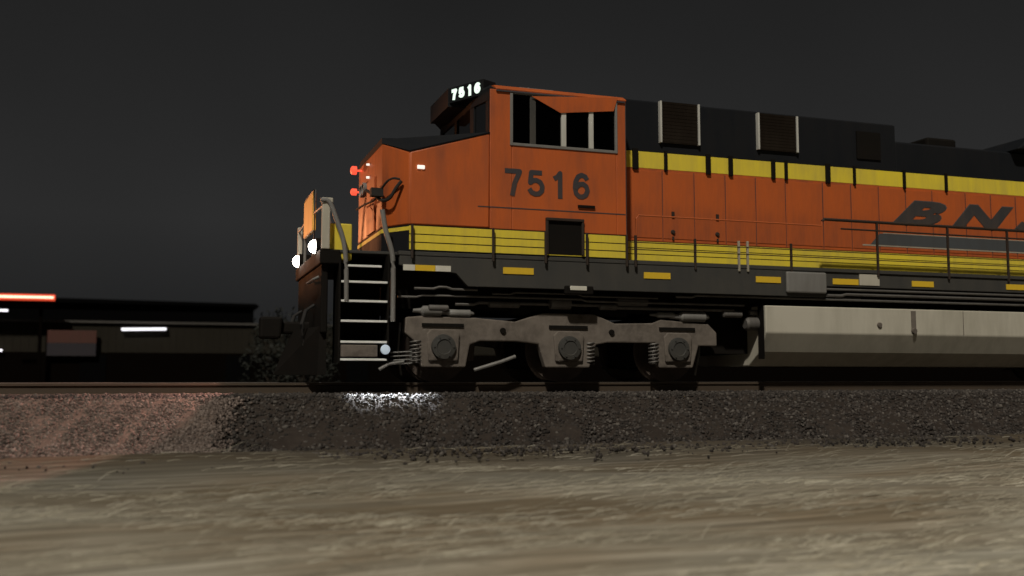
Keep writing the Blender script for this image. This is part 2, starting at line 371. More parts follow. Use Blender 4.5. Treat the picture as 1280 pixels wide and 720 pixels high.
# ---- cab : hollow shell with side windows
zt=4.70; zb=2.02
wx0,wx1=SX(640),SX(772.5); wz0,wz1=S(700,184)[1],S(700,122)[1]
def wallplate(mb,x0,x1,z0,z1,hx0,hx1,hz0,hz1,ya,yb):
    mb.box(x0,hx0,ya,yb,z0,z1); mb.box(hx1,x1,ya,yb,z0,z1); mb.box(hx0,hx1,ya,yb,z0,hz0); mb.box(hx0,hx1,ya,yb,hz1,z1)
cabm=MB()
zy=2.43
wallplate(cabm,XF,xr,zy,zt,wx0,wx1,wz0,wz1,0,.06)
wallplate(cabm,XF,xr,zy,zt,wx0,wx1,wz0,wz1,W3-.06,W3)
cabm.box(xr-.06,xr,.06,W3-.06,zb,zt)
# roof, gently crowned, with soft eaves
rf=[(0,zt),(.0,zt+.03),(.12,zt+.10),(.45,zt+.17),(1.55,zt+.2),(2.65,zt+.17),(2.98,zt+.10),(3.1,zt+.03),(3.1,zt)]
cab=cabm.build('cab',M['orange'],loco,bevel=.012)
# wedge front
FXc=XF-.14
def wedge(z0,z1,m=None,y0=0.0,d=0.0):
    m=m or MB()
    pl=[(XF-.015,.02),(FXc,.6),(FXc,2.5),(XF-.015,3.08),(XF+.1,3.08),(XF+.1,.02)]
    n=len(pl); m.add([(x,y,z0) for x,y in pl]+[(x,y,z1) for x,y in pl],[tuple(range(n)),tuple(range(2*n-1,n-1,-1))]+[(i,i+n,(i+1)%n+n,(i+1)%n) for i in range(n)])
    return m
m=wedge(3.6,3.95); wedge(4.52,zt+.02,m)
for (ax_,ay_,bx_,by_) in [(XF-.015,.03,XF-.03,.14),(FXc+.02,.52,FXc,.66),(FXc,1.48,FXc,1.62),(FXc,2.44,FXc+.02,2.58),(XF-.03,2.96,XF-.015,3.07)]:
    m.add([(ax_,ay_,3.95),(bx_,by_,3.95),(bx_+.09,by_,3.95),(ax_+.09,ay_,3.95),(ax_,ay_,4.52),(bx_,by_,4.52),(bx_+.09,by_,4.52),(ax_+.09,ay_,4.52)],
          [(0,3,2,1),(4,5,6,7),(0,1,5,4),(1,2,6,5),(2,3,7,6),(3,0,4,7)])
m.build('windshield_frame',M['black'],cab)
m=MB()
for (a,b) in [((XF-.026,.12),(FXc+.026,.52)),((FXc+.004,.66),(FXc+.004,1.48)),((FXc+.004,1.62),(FXc+.004,2.44)),((FXc+.026,2.58),(XF-.026,2.98))]:
    m.add([(a[0]+.02,a[1],3.95),(b[0]+.02,b[1],3.95),(b[0]+.02,b[1],4.52),(a[0]+.02,a[1],4.52)],[(0,1,2,3)])
m.build('windshield',M['glass'],cab)
m=MB().prof(rf,XF+.10,xr+.02); m.build('roof',M['orange'],cab,bevel=.015)
m=MB()                                           # dark visor strip above the windshield and dark front of the roof
m.add([(FXc-.02,.55,zt+.021),(FXc-.02,2.55,zt+.021),(XF-.01,3.05,zt+.021),(XF+.098,3.05,zt+.021),(XF+.098,.05,zt+.021),(XF-.01,.05,zt+.021),(FXc+.04,.6,zt+.15),(FXc+.04,2.5,zt+.15),(XF+.05,2.8,zt+.12),(XF+.098,2.8,zt+.15),(XF+.098,.3,zt+.15),(XF+.05,.3,zt+.12)],[(5,4,3,2,1,0),(6,7,8,9,10,11),(0,1,7,6),(1,2,8,7),(2,3,9,8),(3,4,10,9),(4,5,11,10),(5,0,6,11)])
m.box(FXc-.30,FXc+.1,.95,2.15,zt-.09,zt+.22)
m.build('roof_front',M['black'],cab)
MB().box(XF+.12,xr-.08,.08,W3-.08,2.1,2.16).build('cab_floor',M['interior'],cab)
MB().box(XF+.1,xr-.09,.062,.066,2.17,wz0-.04).build('inner_lining',M['interior'],cab)
MB().box(xr-.08,xr-.064,.07,W3-.07,2.17,zt-.01).build('rear_lining',M['interior'],cab)
MB().box(XF+.1,xr-.09,.07,W3-.07,zt-.012,zt-.004).build('headlining',M['interior'],cab)
MB().box(XF+.1,xr-.09,W3-.075,W3-.066,2.17,zt-.02).build('far_lining',M['interior'],cab)
# seat with person-less headrest seen through window
m=MB(); x=SX(672,.8)
m.box(x-.05,x+.12,.55,1.05,3.25,4.05); m.box(x-.5,x+.05,.5,1.1,3.15,3.28); m.box(x-.22,x-.12,.75,.85,2.16,3.15); m.box(x-.03,x+.10,.66,.94,4.08,4.30)
m.build('cab_seat',M['seat'],cab,bevel=.04)
# window frame, mullions and panes
wf=MB(); e=.035
wf.box(wx0-e,wx0+.012,-.02,.03,wz0-e,wz1+e); wf.box(wx1-.02,wx1+e*.6,-.02,.03,wz0-e,wz1+e)
wf.box(wx0+.012,wx1-.02,-.02,.03,wz0-e,wz0+.012); wf.box(wx0+.012,wx1-.02,-.02,.03,wz1-.01,wz1+e)
wf.build('window_frame',M['handrail'],cab,bevel=.006)
m=MB()
for p,w_ in ((706,.085),(741,.08)): x=SX(p); m.box(x-w_/2,x+w_/2,-.012,.035,wz0+.012,wz1-.012)
m.build('window_post',M['white'],cab,bevel=.008)
x=SX(667); MB().box(x-.05,x+.05,0,.04,wz0+.012,wz1-.012).build('window_divider',M['sill'],cab,bevel=.008)
MB().box(wx0+.01,wx1-.01,.036,.040,wz0+.01,wz1-.01).build('window_pane',M['glass'],cab)
# slanted orange sunshade over the rear panes
a=S(668,118); b_=S(700,141); c=S(776,139); d=S(780,121)
m=MB(); pts=[(SX(664),S(664,121)[1]),(SX(701),S(701,142)[1]),(SX(769),S(769,140)[1]),(SX(774),S(774,123)[1])]
m.prism(pts,-.035,-.022); m.build('sunshade',M['orange'],cab,bevel=.004)
# rain gutter & roof vent
m=MB(); m.box(XF+.1,xr-.02,-.03,0,4.66,4.69); m.build('rain_gutter',M['letter'],cab,bevel=.006)
m=MB(); x0,x1=SX(648,.35),SX(692,.35); m.box(x0,x1,.3,.55,zt+.10,zt+.165); m.tube([(x0+.2,.42,zt+.15),(x0+.2,.42,zt+.2)],.03); m.build('roof_antenna',M['handrail'],cab,bevel=.01)
# side panel seams, grab handle, door
m=MB()
sz=2.78; m.box(XF-.2,xr-.02,-.004,0,sz-.012,sz+.006); m.box(xr-.012,xr,-.006,-.002,zy,zt-.05)
m.build('panel_seam',M['letter'],cab)
xa,xb=SX(685),SX(727); za=S(706,277)[1]
m=MB(); m.box(xa,xb,-.012,-.002,2.06,za); m.build('side_recess',M['under'],cab)
m=MB(); m.box(xa-.04,xa,-.05,-.002,2.06,za+.03); m.box(xb,xb+.04,-.05,-.002,2.06,za+.03); m.box(xa-.04,xb+.04,-.06,-.002,za,za+.045)
m.build('recess_frame',M['rail_dark'],cab,bevel=.006)
x0,z0=S(722,259); x1,_=S(743,259); MB().box(x0,x1,-.035,-.002,z0-.01,z0+.035).build('grab_handle',M['under'],cab,bevel=.006)
# road number
nx0,nz0=S(628,244); nx1,_=S(739,250); _,nz1=S(640,206)
digits('7516',nx0,nx1,nz0,nz0+.47,lambda x,z,d:(x,-.003-d,z),.08,.003,.13,'road_number_digit',M['letter'],cab)
# ---- nose
nz_top=3.50; nzc=3.95
zn0=2.43
def nose_ring(z, inset=0.0):
    return [(XN+inset,0+inset),(XN-.33+inset,.5),(XN-.33+inset,2.6),(XN+inset,3.1-inset)]
m=MB()
ztA=S(512,189)[1]; ztB=S(612,166)[1]
xm=SX(525)
# side walls (with sloping top edge), plan chamfers, sloping top
v=[]; 
base=[(XN,0),(XN-.33,.5),(XN-.33,2.6),(XN,3.1)]
lowr=[(x,y,zn0) for x,y in base]; eave=[(XN,0,ztA),(XN-.33,.5,ztA+.20),(XN-.33,2.6,ztA+.20),(XN,3.1,ztA)]
crown=[(XN-.10,.47,nzc-.08),(XN-.31,.60,nzc-.06),(XN-.31,2.5,nzc-.06),(XN-.10,2.63,nzc-.08)]
back=[(XF,0,zn0),(XF,0,ztB),(XF,.5,3.98),(XF,2.6,3.98),(XF,3.1,ztB),(XF,3.1,zn0)]
V_=lowr+eave+crown+back
Fs=[(0,1,5,4),(1,2,6,5),(2,3,7,6),      # front lower
    (4,5,9,8),(5,6,10,9),(6,7,11,10),   # sloping brow
    (12,0,4,13),(3,17,16,7),            # sides
    (13,4,8,14),(15,11,7,16),           # shoulders
    (14,8,9,10,11,15),                  # top
    (12,13,14,15,16,17),(0,12,17,3,2,1)]
m.add(V_,Fs); nose=m.build('nose',M['orange'],loco,bevel=.03,smooth=True)
m=MB()                                             # black anti-glare top
o=.012
oo=.010
P_=[Vector(p) for p in V_]
P_=[Vector((p.x-oo if k<12 else p.x-.004, p.y-(oo if p.y<.01 else 0)+(oo if p.y>3.09 else 0), p.z+o)) for k,p in enumerate(P_)]
m.add([tuple(p) for p in P_[4:17]],[tuple(i-4 for i in f) for f in [(4,5,9,8),(5,6,10,9),(6,7,11,10),(13,4,8,14),(15,11,7,16),(14,8,9,10,11,15)]])
nt_=m.build('nose_top',M['black'],nose)
sm=nt_.modifiers.new('s','SOLIDIFY'); sm.thickness=.02; sm.offset=1
# front door, headlight, red hoses
m=MB(); m.box(XN-.36,XN-.332,1.0,1.65,2.45,3.35); m.tube([(XN-.37,1.07,2.8),(XN-.4,1.07,2.85),(XN-.4,1.07,2.95),(XN-.37,1.07,3.0)],.012); m.build('nose_door',M['orange'],nose,bevel=.02)
m=MB()
for y in (1.9,2.12): m.lathe((XN-.33,y,3.3),'x',[(0,.11),(-.06,.115),(-.06,.09),(-.03,.08)],20)
m.build('headlight',M['handrail'],nose,smooth=True)
def lampbox(px,py,Y,r,mat,name):
    x,z=S(px,py,Y); q=MB(); q.lathe((x,Y,z),'x',[(-.05,r*.6),(-.03,r),(.05,r)],14); q.tube([(x+.05,Y,z),(XN-.33,Y,z)],.018)
    return q.build(name,mat,nose,smooth=True)
lampbox(442,213,2.3,.075,M['red'],'marker_lamp'); lampbox(442,240,2.3,.06,M['red'],'marker_lamp')
x,z=S(455,207,1.7); MB().lathe((XN-.36,1.6,z),'x',[(-.02,.018),(.03,.02)],10).build('pilot_light',M['nosel'],nose)
x,z=S(455,223,1.7); MB().lathe((XN-.36,1.6,z),'x',[(-.02,.02),(.03,.022)],10).build('pilot_light',M['nosel'],nose)
x,z=S(526,209); m=MB(); m.box(x-.06,x+.06,-.03,-.002,z-.03,z+.03); m.build('class_light',M['nosel'],nose,bevel=.01)
# yellow band round nose and cab, black pinstripes between
zs=[(2.045,2.150),(2.167,2.278),(2.294,2.415)]
def band(z0,z1,out,mat,name,par,x1=None):
    m=MB(); x1=x1 or xr
    a=[(x1,-out),(XN,-out),(XN-.33-out,.5),(XN-.33-out,2.6),(XN,W3+out),(x1,W3+out)]
    b=[(x1,.03),(XN,.03),(XN-.30,.5),(XN-.30,2.6),(XN,W3-.03),(x1,W3-.03)]
    n=6
    m.add([(x,y,z0) for x,y in a]+[(x,y,z0) for x,y in b]+[(x,y,z1) for x,y in a]+[(x,y,z1) for x,y in b],
      sum([[(i,i+1,i+1+12,i+12),(i+6,i+18,i+19,i+7),(i,i+6,i+7,i+1),(i+12,i+13,i+19,i+18)] for i in range(5)],[])+[(0,12,18,6),(5,11,23,17)])
    return m.build(name,mat,par)
band(2.03,2.43,.001,M['black'],'lower_body_band',cab)
for z0,z1 in zs:
    MB().box(XN+.001,xr,-.007,.02,z0,z1).build('yellow_stripe',M['yellow'],cab)
    MB().box(XN+.001,xr,W3-.02,W3+.007,z0,z1).build('yellow_stripe',M['yellow'],cab)
band(2.345,2.405,.006,M['yellow'],'nose_stripe',nose,XN-.001)
# MU cables and hoses looped on nose chamfer
m=MB()
def loop(pts,r,mb): 
    ps=[]
    for (px,py,Y) in pts: x,z=S(px,py,Y); ps.append((x,Y,z))
    # smooth
    for _ in range(2):
        q=[ps[0]]
        for i in range(len(ps)-1):
            a=Vector(ps[i]);b=Vector(ps[i+1]); q+= [tuple(a*.75+b*.25),tuple(a*.25+b*.75)]
        q.append(ps[-1]); ps=q
    mb.tube(ps,r,8)
loop([(502,226,.06),(494,236,.10),(488,248,.15),(478,252,.3),(468,244,.6),(458,238,1.0)],.028,m)
loop([(500,224,.06),(490,222,.10),(480,230,.25),(470,250,.5),(455,256,1.2),(446,262,2.0)],.018,m)
m.box(*[SX(460,.42),SX(475,.42)],.30,.45,S(470,246,.4)[1],S(470,236,.4)[1])
m.build('jumper_cable',M['rubber'],nose,smooth=True)
# number boards at cab front corners
for sgn in (0,1):
    A=Vector((XF-.04,.25,0)); B=Vector((XF-.42,.95,0))
    if sgn: A.y=W3-A.y; B.y=W3-B.y
    t_=(B-A).normalized(); nrm=Vector((-abs(t_.y),-t_.x*(-1) if sgn else t_.x,0)); nrm=Vector((t_.y,-t_.x,0)); 
    if nrm.x>0: nrm=-nrm
    z0,z1=4.66,4.93; dp=.30
    vs=[]
    for z in (z0,z1):
        for p in (A,B,B-nrm*dp,A-nrm*dp): vs.append((p.x,p.y,z if z==z0 else z1))
    nb=MB().add(vs,[(0,1,2,3),(7,6,5,4),(0,4,5,1),(1,5,6,2),(2,6,7,3),(3,7,4,0)]).build('number_board',M['black'],loco,bevel=.01)
    L_=(B-A).length
    S0,T=(B,-t_) if not sgn else (A,t_)
    def fn(x,z,d,S0=S0,T=T,nrm=nrm): p=S0+T*x+nrm*(.006+d); return (p.x,p.y,z)
    digits('7516',.04,L_-.04,z0+.04,z1-.035,fn,.058,.006,.12,'lit_digit',M['digit'],nb)

# ---- long hood
YH=.6; YH2=W3-.6
x0=xr+.02; xs1=SX(1128,YH)
hp=lambda zt_,ch=.3:[(YH,2.02),(YH,zt_-ch*.55),(YH+ch*.6,zt_),(YH2-ch*.6,zt_),(YH2,zt_-ch*.55),(YH2,2.02)]
def hoodpart(z0,z1,xa,xb): return [(YH,z0),(YH,z1),(YH2,z1),(YH2,z0)]
m=MB().prof(hoodpart(2.44,3.73,0,0),x0,XE-.4); hood=m.build('hood',M['orange'],loco,bevel=.01)
MB().prof([(YH+.004,2.02),(YH+.004,2.44),(YH2-.004,2.44),(YH2-.004,2.02)],x0,XE-.4).build('hood_base',M['black'],hood)
m=MB(); 
for z0,z1 in [(2.10,2.20),(2.215,2.31),(2.325,2.43)]: m.box(x0,XE-.4,YH-.004,YH+.01,z0,z1); m.box(x0,XE-.4,YH2-.01,YH2+.004,z0,z1)
m.build('yellow_stripe',M['yellow'],hood)
m=MB().prof([(YH-.003,3.73),(YH-.003,4.02),(YH2+.003,4.02),(YH2+.003,3.73)],x0,XE-.4); m.build('yellow_stripe',M['yellow'],hood)
ZR=4.95
m=MB().prof([(YH,4.02),(YH,ZR-.03),(YH+.06,ZR),(YH2-.06,ZR),(YH2,ZR-.03),(YH2,4.02)],x0,xs1)
m.build('equipment_housing',M['black'],hood,bevel=.012)
ZR2=4.63
m=MB().prof([(YH,4.02),(YH,ZR2-.04),(YH+.06,ZR2),(YH2-.06,ZR2),(YH2,ZR2-.04),(YH2,4.02)],xs1,XE-.4)
m.build('engine_housing',M['black'],hood,bevel=.012)
# blower box sides, screens
for (pa,pb,pt,pbm) in ((829,875,130,181),(953,1000,145,190)):
    xa,xb=SX(pa,YH),SX(pb,YH); zt_=S((pa+pb)/2,pt,YH)[1]; zb_=S((pa+pb)/2,pbm,YH)[1]
    q=MB(); q.box(xa,xb,YH-.05,YH-.001,zb_,zt_)
    for k in range(12): zz=zb_+.03+(zt_-zb_-.06)*k/11; q.box(xa+.03,xb-.03,YH-.054,YH-.0501,zz-.012,zz+.012)
    g=q.build('air_screen',M['brown'],hood)
    q=MB(); q.box(xa-.035,xa,YH-.075,YH-.001,zb_,zt_); q.box(xb,xb+.035,YH-.075,YH-.001,zb_,zt_); q.build('screen_edge',M['white'],g)
xa,xb=SX(1078,YH),SX(1108,YH); q=MB(); q.box(xa,xb,YH-.03,YH-.001,S(1090,200,YH)[1],S(1090,166,YH)[1]); q.build('louvre',M['under'],hood)
# roof equipment
q=MB(); xa,xb=SX(1155,1.2),SX(1192,1.2); q.box(xa,xb,.9,1.9,ZR2,4.86); q.build('exhaust_stack',M['under'],hood,bevel=.05)
q=MB(); xa=SX(1252,1.0); q.prism([(xa,ZR2),(xa+.35,4.92),(xa+5,4.92),(xa+5,ZR2)],.35,2.75); q.build('radiator',M['black'],hood,bevel=.03)
q=MB()
for i,xx in enumerate(np.arange(x0+.5,xs1-.2,.95)): MB().box(xx,xx+.06,YH+.15,YH2-.15,ZR-.005,ZR+.018).build('roof_rib',M['black'],hood)
# hood doors, seams, latches
q=MB(); xx=x0+.15; k=0
while xx<XE-.9:
    w_=.62 if k%5 else .8
    MB().box(xx+.012,xx+w_-.012,YH-.010,YH-.001,2.50,3.68).build('hood_door',M['orange'],hood,bevel=.004)
    xx+=w_+.01; k+=1
q=MB(); xx=x0+.15; k=0
while xx<XE-.9:
    w_=.62 if k%5 else .8
    MB().box(xx-.005,xx+.005,YH-.006,YH-.0005,2.46,3.70).build('door_gap',M['letter'],hood)
    xx+=w_+.01; k+=1
latch=None
for px,w_ in ((793,.10),(831,.05),(884,.085),(912,.075),(965,.07),(981,.05),(1033,.09),(1066,.04),(1128,.045),(1180,.045)):
    x,z=S(px,198,YH); h_=.17
    q=MB(); q.box(x-w_/2,x+w_/2,YH-.06,YH-.005,3.69,4.06)
    q.build('latch_bracket',M['under'],hood,bevel=.008)
for px in (843,899):
    x=SX(px,YH)
    q=MB(); q.box(x-.025,x+.025,YH-.035,YH-.011,2.88,2.98); q.lathe((x,YH-.012,2.62),'y',[(0,.045),(-.03,.03)],12); q.box(x-.018,x+.018,YH-.025,YH-.011,2.48,2.54)
    q.build('door_handle',M['rail_dark'],hood)
# lower part of hood next to cab (electrical cabinet, a little deeper seam)
# lettering
bx0,bz0=S(1114,277,YH); 
bz0=3.0; bz1=3.47
def logo(body,xa,xb): return text_mesh(body,xa,xb,bz0,bz1,lambda x,z,d:(x,YH-.013-d,z),bold=.05,shear=.42,depth=.006)
xB=bx0; wB=1.18
for ch,o_,w_ in (('B',0,1.30),('N',1.42,1.55),('S',3.02,1.25),('F',4.3,1.35)):
    logo(ch,xB+o_,xB+o_+w_).build('letter',M['logo'],hood)
    # pale outline offset behind
    mm=text_mesh(ch,xB+o_-.03,xB+o_+w_+.03,bz0-.018,bz1+.018,lambda x,z,d:(x,YH-.0105-d,z),bold=.05,shear=.42,depth=.001)
    mm.build('letter_outline',M['band'],hood)
zz0,zz1=2.585,2.80
m=MB(); m.prism([(SX(1092,YH),zz0),(XE-2,zz0),(XE-2,zz1),(SX(1104,YH),zz1)],YH-.014,YH-.0105); m.build('logo_band',M['band'],hood)
m=MB(); m.box(SX(1082,YH),XE-2,YH-.015,YH-.0105,zz0-.028,zz0-.004); m.box(SX(1108,YH),XE-2,YH-.015,YH-.0105,zz1+.004,zz1+.018); m.build('logo_line',M['pale'],hood)

# ---- deck and sill
m=MB(); xd0=SX(497)
m.box(xd0,XE,0,.14,1.955,2.02); m.box(xd0,XE,W3-.14,W3,1.955,2.02); m.box(SX(400),XE,.14,W3-.14,1.97,2.015)
deck=m.build('walkway_deck',M['sill'],loco,bevel=.008)
xq=SX(1035)
m=MB(); m.prism([(xd0+.02,1.95),(xd0+.02,1.80),(SX(570),1.70),(SX(585),1.50),(xq,1.50),(xq,1.95)],.01,.09)
m.prism([(xd0+.02,1.95),(xd0+.02,1.80),(SX(570),1.70),(SX(585),1.50),(xq,1.50),(xq,1.95)],W3-.09,W3-.01)
m.box(xq+.002,XE,.03,.09,1.70,1.95); m.box(xq+.002,XE,W3-.09,W3-.03,1.70,1.95)
sill=m.build('side_sill',M['sill'],loco,bevel=.008)
MB().box(SX(500),XE-1,.55,W3-.55,1.17,1.95).build('centre_underframe',M['under'],loco)
for px0,px1,py in ((629,667,338),(805,838,344),(945,976,349),(1042,1074,351.5),(1141,1168,354.5),(1259,1286,358.5),(1365,1395,363)):
    x0_,z=S(px0,py); x1_,_=S(px1,py); MB().box(x0_,x1_,-.003 if px0<1036 else .017,.009 if px0<1036 else .029,z-.052,z+.052).build('reflector_strip',M['reflect'],sill)
x0_,z=S(519,334.5); x1_,_=S(544,334.5); MB().box(x0_,x1_,-.003,.009,z-.045,z+.045).build('reflector_strip',M['reflect'],sill)
for a_,b_ in ((SX(503),x0_-.004),(x1_+.004,SX(563))): MB().box(a_,b_,-.003,.009,z-.045,z+.045).build('white_reflector',M['cream'],sill)
xa,xb=SX(1078),SX(1103); z=S(1090,350)[1]; MB().box(xa,xb,.015,.029,z-.10,z+.10).build('placard',M['tank'],sill)
# grey box at end of deep sill
xa,xb=SX(984),SX(1034); q=MB(); q.box(xa,xb,-.05,.01,1.56,1.93); q.build('battery_box_cover',M['handrail'],sill,bevel=.025)
# jacking bracket with lamp under sill
xa,xb=SX(706),SX(742); q=MB(); q.box(xa,xb,-.03,.05,1.42,1.56); q.build('jacking_pad',M['under'],sill,bevel=.02)
xa,xb=SX(712),SX(733); q=MB(); q.box(xa,xb,-.045,-.031,1.485,1.555); q.build('step_plate',M['cream'],sill,bevel=.01)
# under-deck piping
for k,(xa,xb,y,z,r) in enumerate([(SX(500),SX(940),.22,1.33,.018),(SX(575),SX(930),.30,1.24,.026),(SX(620),SX(830),.20,1.41,.014),(SX(850),XE-1,.12,1.44,.02),(SX(940),XE-1,.06,1.62,.022),(SX(1040),XE-1,.10,1.54,.03),(SX(520),SX(600),.15,1.46,.02)]):
    pts=[(xa,y,z),(xa+.3,y,z),(xa+.4,y,z+.03),((xa+xb)/2,y,z+.03),((xa+xb)/2+.1,y,z),(xb,y,z)]
    MB().tube(pts,r,8).build('air_pipe',M['pipe'],loco,smooth=True)
for (px,py,l,r) in ((630,381,.5,.05),(700,380,.35,.09),(790,378,.55,.07),(760,384,.3,.05),(548,385,.3,.05),(1060,374,.5,.035),(1130,377,.4,.03),(915,393,.35,.06)):
    x,z=S(px,py,.3); MB().lathe((x,.3,z),'x',[(-l/2-.02,r*.5),(-l/2,r),(l/2,r),(l/2+.02,r*.5)],14).build('air_fitting',M['pipe'],loco,smooth=True)
# chunks of underframe between trucks and sill
q=MB(); 
for px,w_,zz in ((560,.5,1.30),(650,.35,1.32),(760,.7,1.30),(860,.5,1.28)): x=SX(px,.5); MB().box(x-w_/2,x+w_/2,.45,.74,1.1,zz+.2).build('underframe_bracket',M['under'],loco,bevel=.02)

# ---- handrails
hx0=SX(1035); 
m=MB().tube([(hx0-.05,-.0,2.86),(hx0,0,2.90),(XE-1.2,0,2.90),(XE-1.1,0,2.8)],.028); m.build('handrail',M['rail_dark'],loco,smooth=True)
m=MB().tube([(hx0+.35,.0,2.745),(XE-1.2,0,2.745)],.016); m.build('handrail',M['rail_dark'],loco,smooth=True)  # thin dark tube stands in for the shadow line of the handrail above
m=MB().tube([(SX(797),0,2.05),(SX(797),0,2.72),(SX(800),0,2.78),(hx0-.07,0,2.78),(hx0-.05,0,2.86)],.013); m.build('handrail',M['orange'],loco,smooth=True)
for z in (2.20,2.32): MB().tube([(xr+.05,-.02,z),(XE-1.2,-.02,z)],.009,6).build('guard_wire',M['rail_dark'],loco)
for px in (513,615,681,733,783,794,871,926,937,992,1101,1190,1265,1345):
    x=SX(px); top=2.43 if px<1000 else 2.9
    if px in (926,937): mt=M['pale']
    else: mt=M['rail_dark']
    q=MB(); q.box(x-.018,x+.018,-.075 if px<800 else -.02,-.035 if px<800 else .02,1.9,top); q.build('stanchion',mt,loco,bevel=.006)

# ---- front platform, stairs, pilot
xf=SX(400)
m=MB(); m.box(xf-.02,SX(424),.02,W3-.02,1.78,2.0); m.box(SX(424),XN+.1,.55,W3-.55,1.78,2.0)
fp=m.build('front_platform',M['under'],loco,bevel=.02)
sa,sb=SX(425),SX(484)
stepz=[(332,.34),(352,.30),(376,.24),(401,.17),(427,.08),(449,.03)]
m=MB(); m.box(sa-.03,sa,.02,.55,.3,1.95); m.box(sb,sb+.03,.02,.55,.3,1.95); m.prism([(sa,1.9),(sb,1.9),(sb,.4),(sa,.4)],.60,.64)
st=m.build('stairwell',M['under'],loco)
for py,ins in stepz:
    z=S(455,py)[1]; w0=sa+.005 if py!=332 else SX(430); w1=sb-.005 if py!=332 else SX(476)
    q=MB(); q.box(w0,w1,.02,.42,z-.03,z-.008); so=q.build('step',M['under'],st)
    q=MB(); q.box(w0,w1,-.004,.02,z-.022,z+.012); q.build('step_edge',M['stepwhite'],so,bevel=.004)
q=MB(); q.box(sa+.01,SX(472),.0,.03,S(450,446)[1],S(450,431)[1]); q.build('lower_step_panel',M['truck'],st,bevel=.01)
x,z=S(481,437); 
q=MB(); q.lathe((x,-.02,z),'y',[(.08,.05),(-.02,.075),(-.05,.065),(-.06,.03)],20); q.build('step_light',M['steplamp'],loco,smooth=True); LX,LZ=x,z
# grab irons at both sides of stairs
def rail_px(pts,r,mat,name,par=loco,flat=False):
    ps=[(S(px,py,Y)[0],Y,S(px,py,Y)[1]) for px,py,Y in pts]
    for _ in range(2):
        q=[ps[0]]
        for i in range(len(ps)-1):
            a=Vector(ps[i]);b=Vector(ps[i+1]); q+=[tuple(a*.75+b*.25),tuple(a*.25+b*.75)]
        q.append(ps[-1]); ps=q
    return MB().tube(ps,r,10).build(name,mat,par,smooth=True)
rail_px([(401,250,0),(412,250,0),(421,275,0),(430,300,0),(433,330,0),(433,376,0)],.036,M['handrail'],'grab_iron')
rail_px([(478,262,.0),(482,290,0),(490,312,0),(492,335,0),(491,402,0)],.040,M['handrail'],'grab_iron')
rail_px([(401,250,W3),(408,258,W3),(415,290,W3),(420,340,W3)],.03,M['handrail'],'grab_iron')
# end handrail frame: corner posts, centre gate
xe=SX(400)+.02
q=MB(); q.box(xe-.02,xe+.10,-.0,.10,2.0,2.75); q.box(xe-.03,xe+.14,-.01,.12,2.70,2.78); q.build('corner_post',M['tank'],loco,bevel=.015)
q=MB(); q.box(xe-.02,xe+.06,W3-.1,W3,2.0,2.75); q.build('corner_post',M['tank'],loco,bevel=.015)
q=MB(); q.box(xe-.03,xe+.03,1.05,2.15,2.42,3.05); q.build('end_gate',M['gate'],loco,bevel=.02)
q=MB(); q.tube([(xe,1.05,2.0),(xe,1.05,3.07),(xe,2.15,3.07),(xe,2.15,2.0)],.025); q.tube([(xe,.08,2.66),(xe,1.05,2.7)],.02);q.tube([(xe,2.15,2.7),(xe,W3-.08,2.66)],.02); q.build('end_handrail',M['handrail'],loco,smooth=True)
q=MB(); q.box(xe+.12,xe+.46,.16,.6,1.86,2.42); q.build('sand_box',M['yellow'],loco,bevel=.02)
# ditch lights
for y in (.5,2.6):
    q=MB(); q.lathe((xe-.02,y,2.09),'x',[(.22,.06),(.16,.12),(.0,.135),(-.03,.13),(-.03,.11)],22); dl=q.build('ditch_light',M['under'],loco,smooth=True)
    MB().lathe((xe-.055,y,2.09),'x',[(0,.105),(-.03,.10),(-.06,.085),(-.085,.055),(-.10,.01)],20).build('lens',M['lampw'],dl,smooth=True)
# pilot sheet, plow, coupler, hoses
q=MB(); q.box(xe,xe+.1,.12,W3-.12,.75,1.95); q.build('pilot_plate',M['under'],loco,bevel=.02)
pl=[(xe-.55,YC,.12),(xe-.02,.25,.12),(xe+.10,.2,.12),(xe+.08,YC,.12),(xe-.25,YC,.85),(xe-.0,.25,.85),(xe+.10,.2,.85),(xe+.08,YC,.85)]
f8=[(0,3,2,1),(4,5,6,7),(0,1,5,4),(1,2,6,5),(2,3,7,6),(3,0,4,7)]
q=MB().add(pl,f8).add([(x,W3-y,z) for x,y,z in pl],f8); q.build('snow_plow',M['under'],loco)
q=MB(); q.box(xe-.5,xe+.1,YC-.09,YC+.09,.78,.98); q.prism([(xe-.78,.70),(xe-.45,.70),(xe-.42,1.05),(xe-.78,1.05)],YC-.17,YC+.12); q.build('coupler',M['under'],loco,bevel=.04)
for y in (.7,.85,2.25,2.4):
    z=1.15; q=MB(); q.tube([(xe-.02,y,1.2),(xe-.14,y,1.12),(xe-.2,y,.9),(xe-.18,y,.6),(xe-.12,y,.45)],.024); q.build('air_hose',M['rubber'],loco,smooth=True)
q=MB(); q.tube([(xe-.02,.25,1.6),(xe-.1,.25,1.56),(xe-.12,.6,1.54),(xe-.1,1.0,1.56),(xe-.02,1.0,1.6)],.02); q.build('uncoupling_lever',M['handrail'],loco,smooth=True)

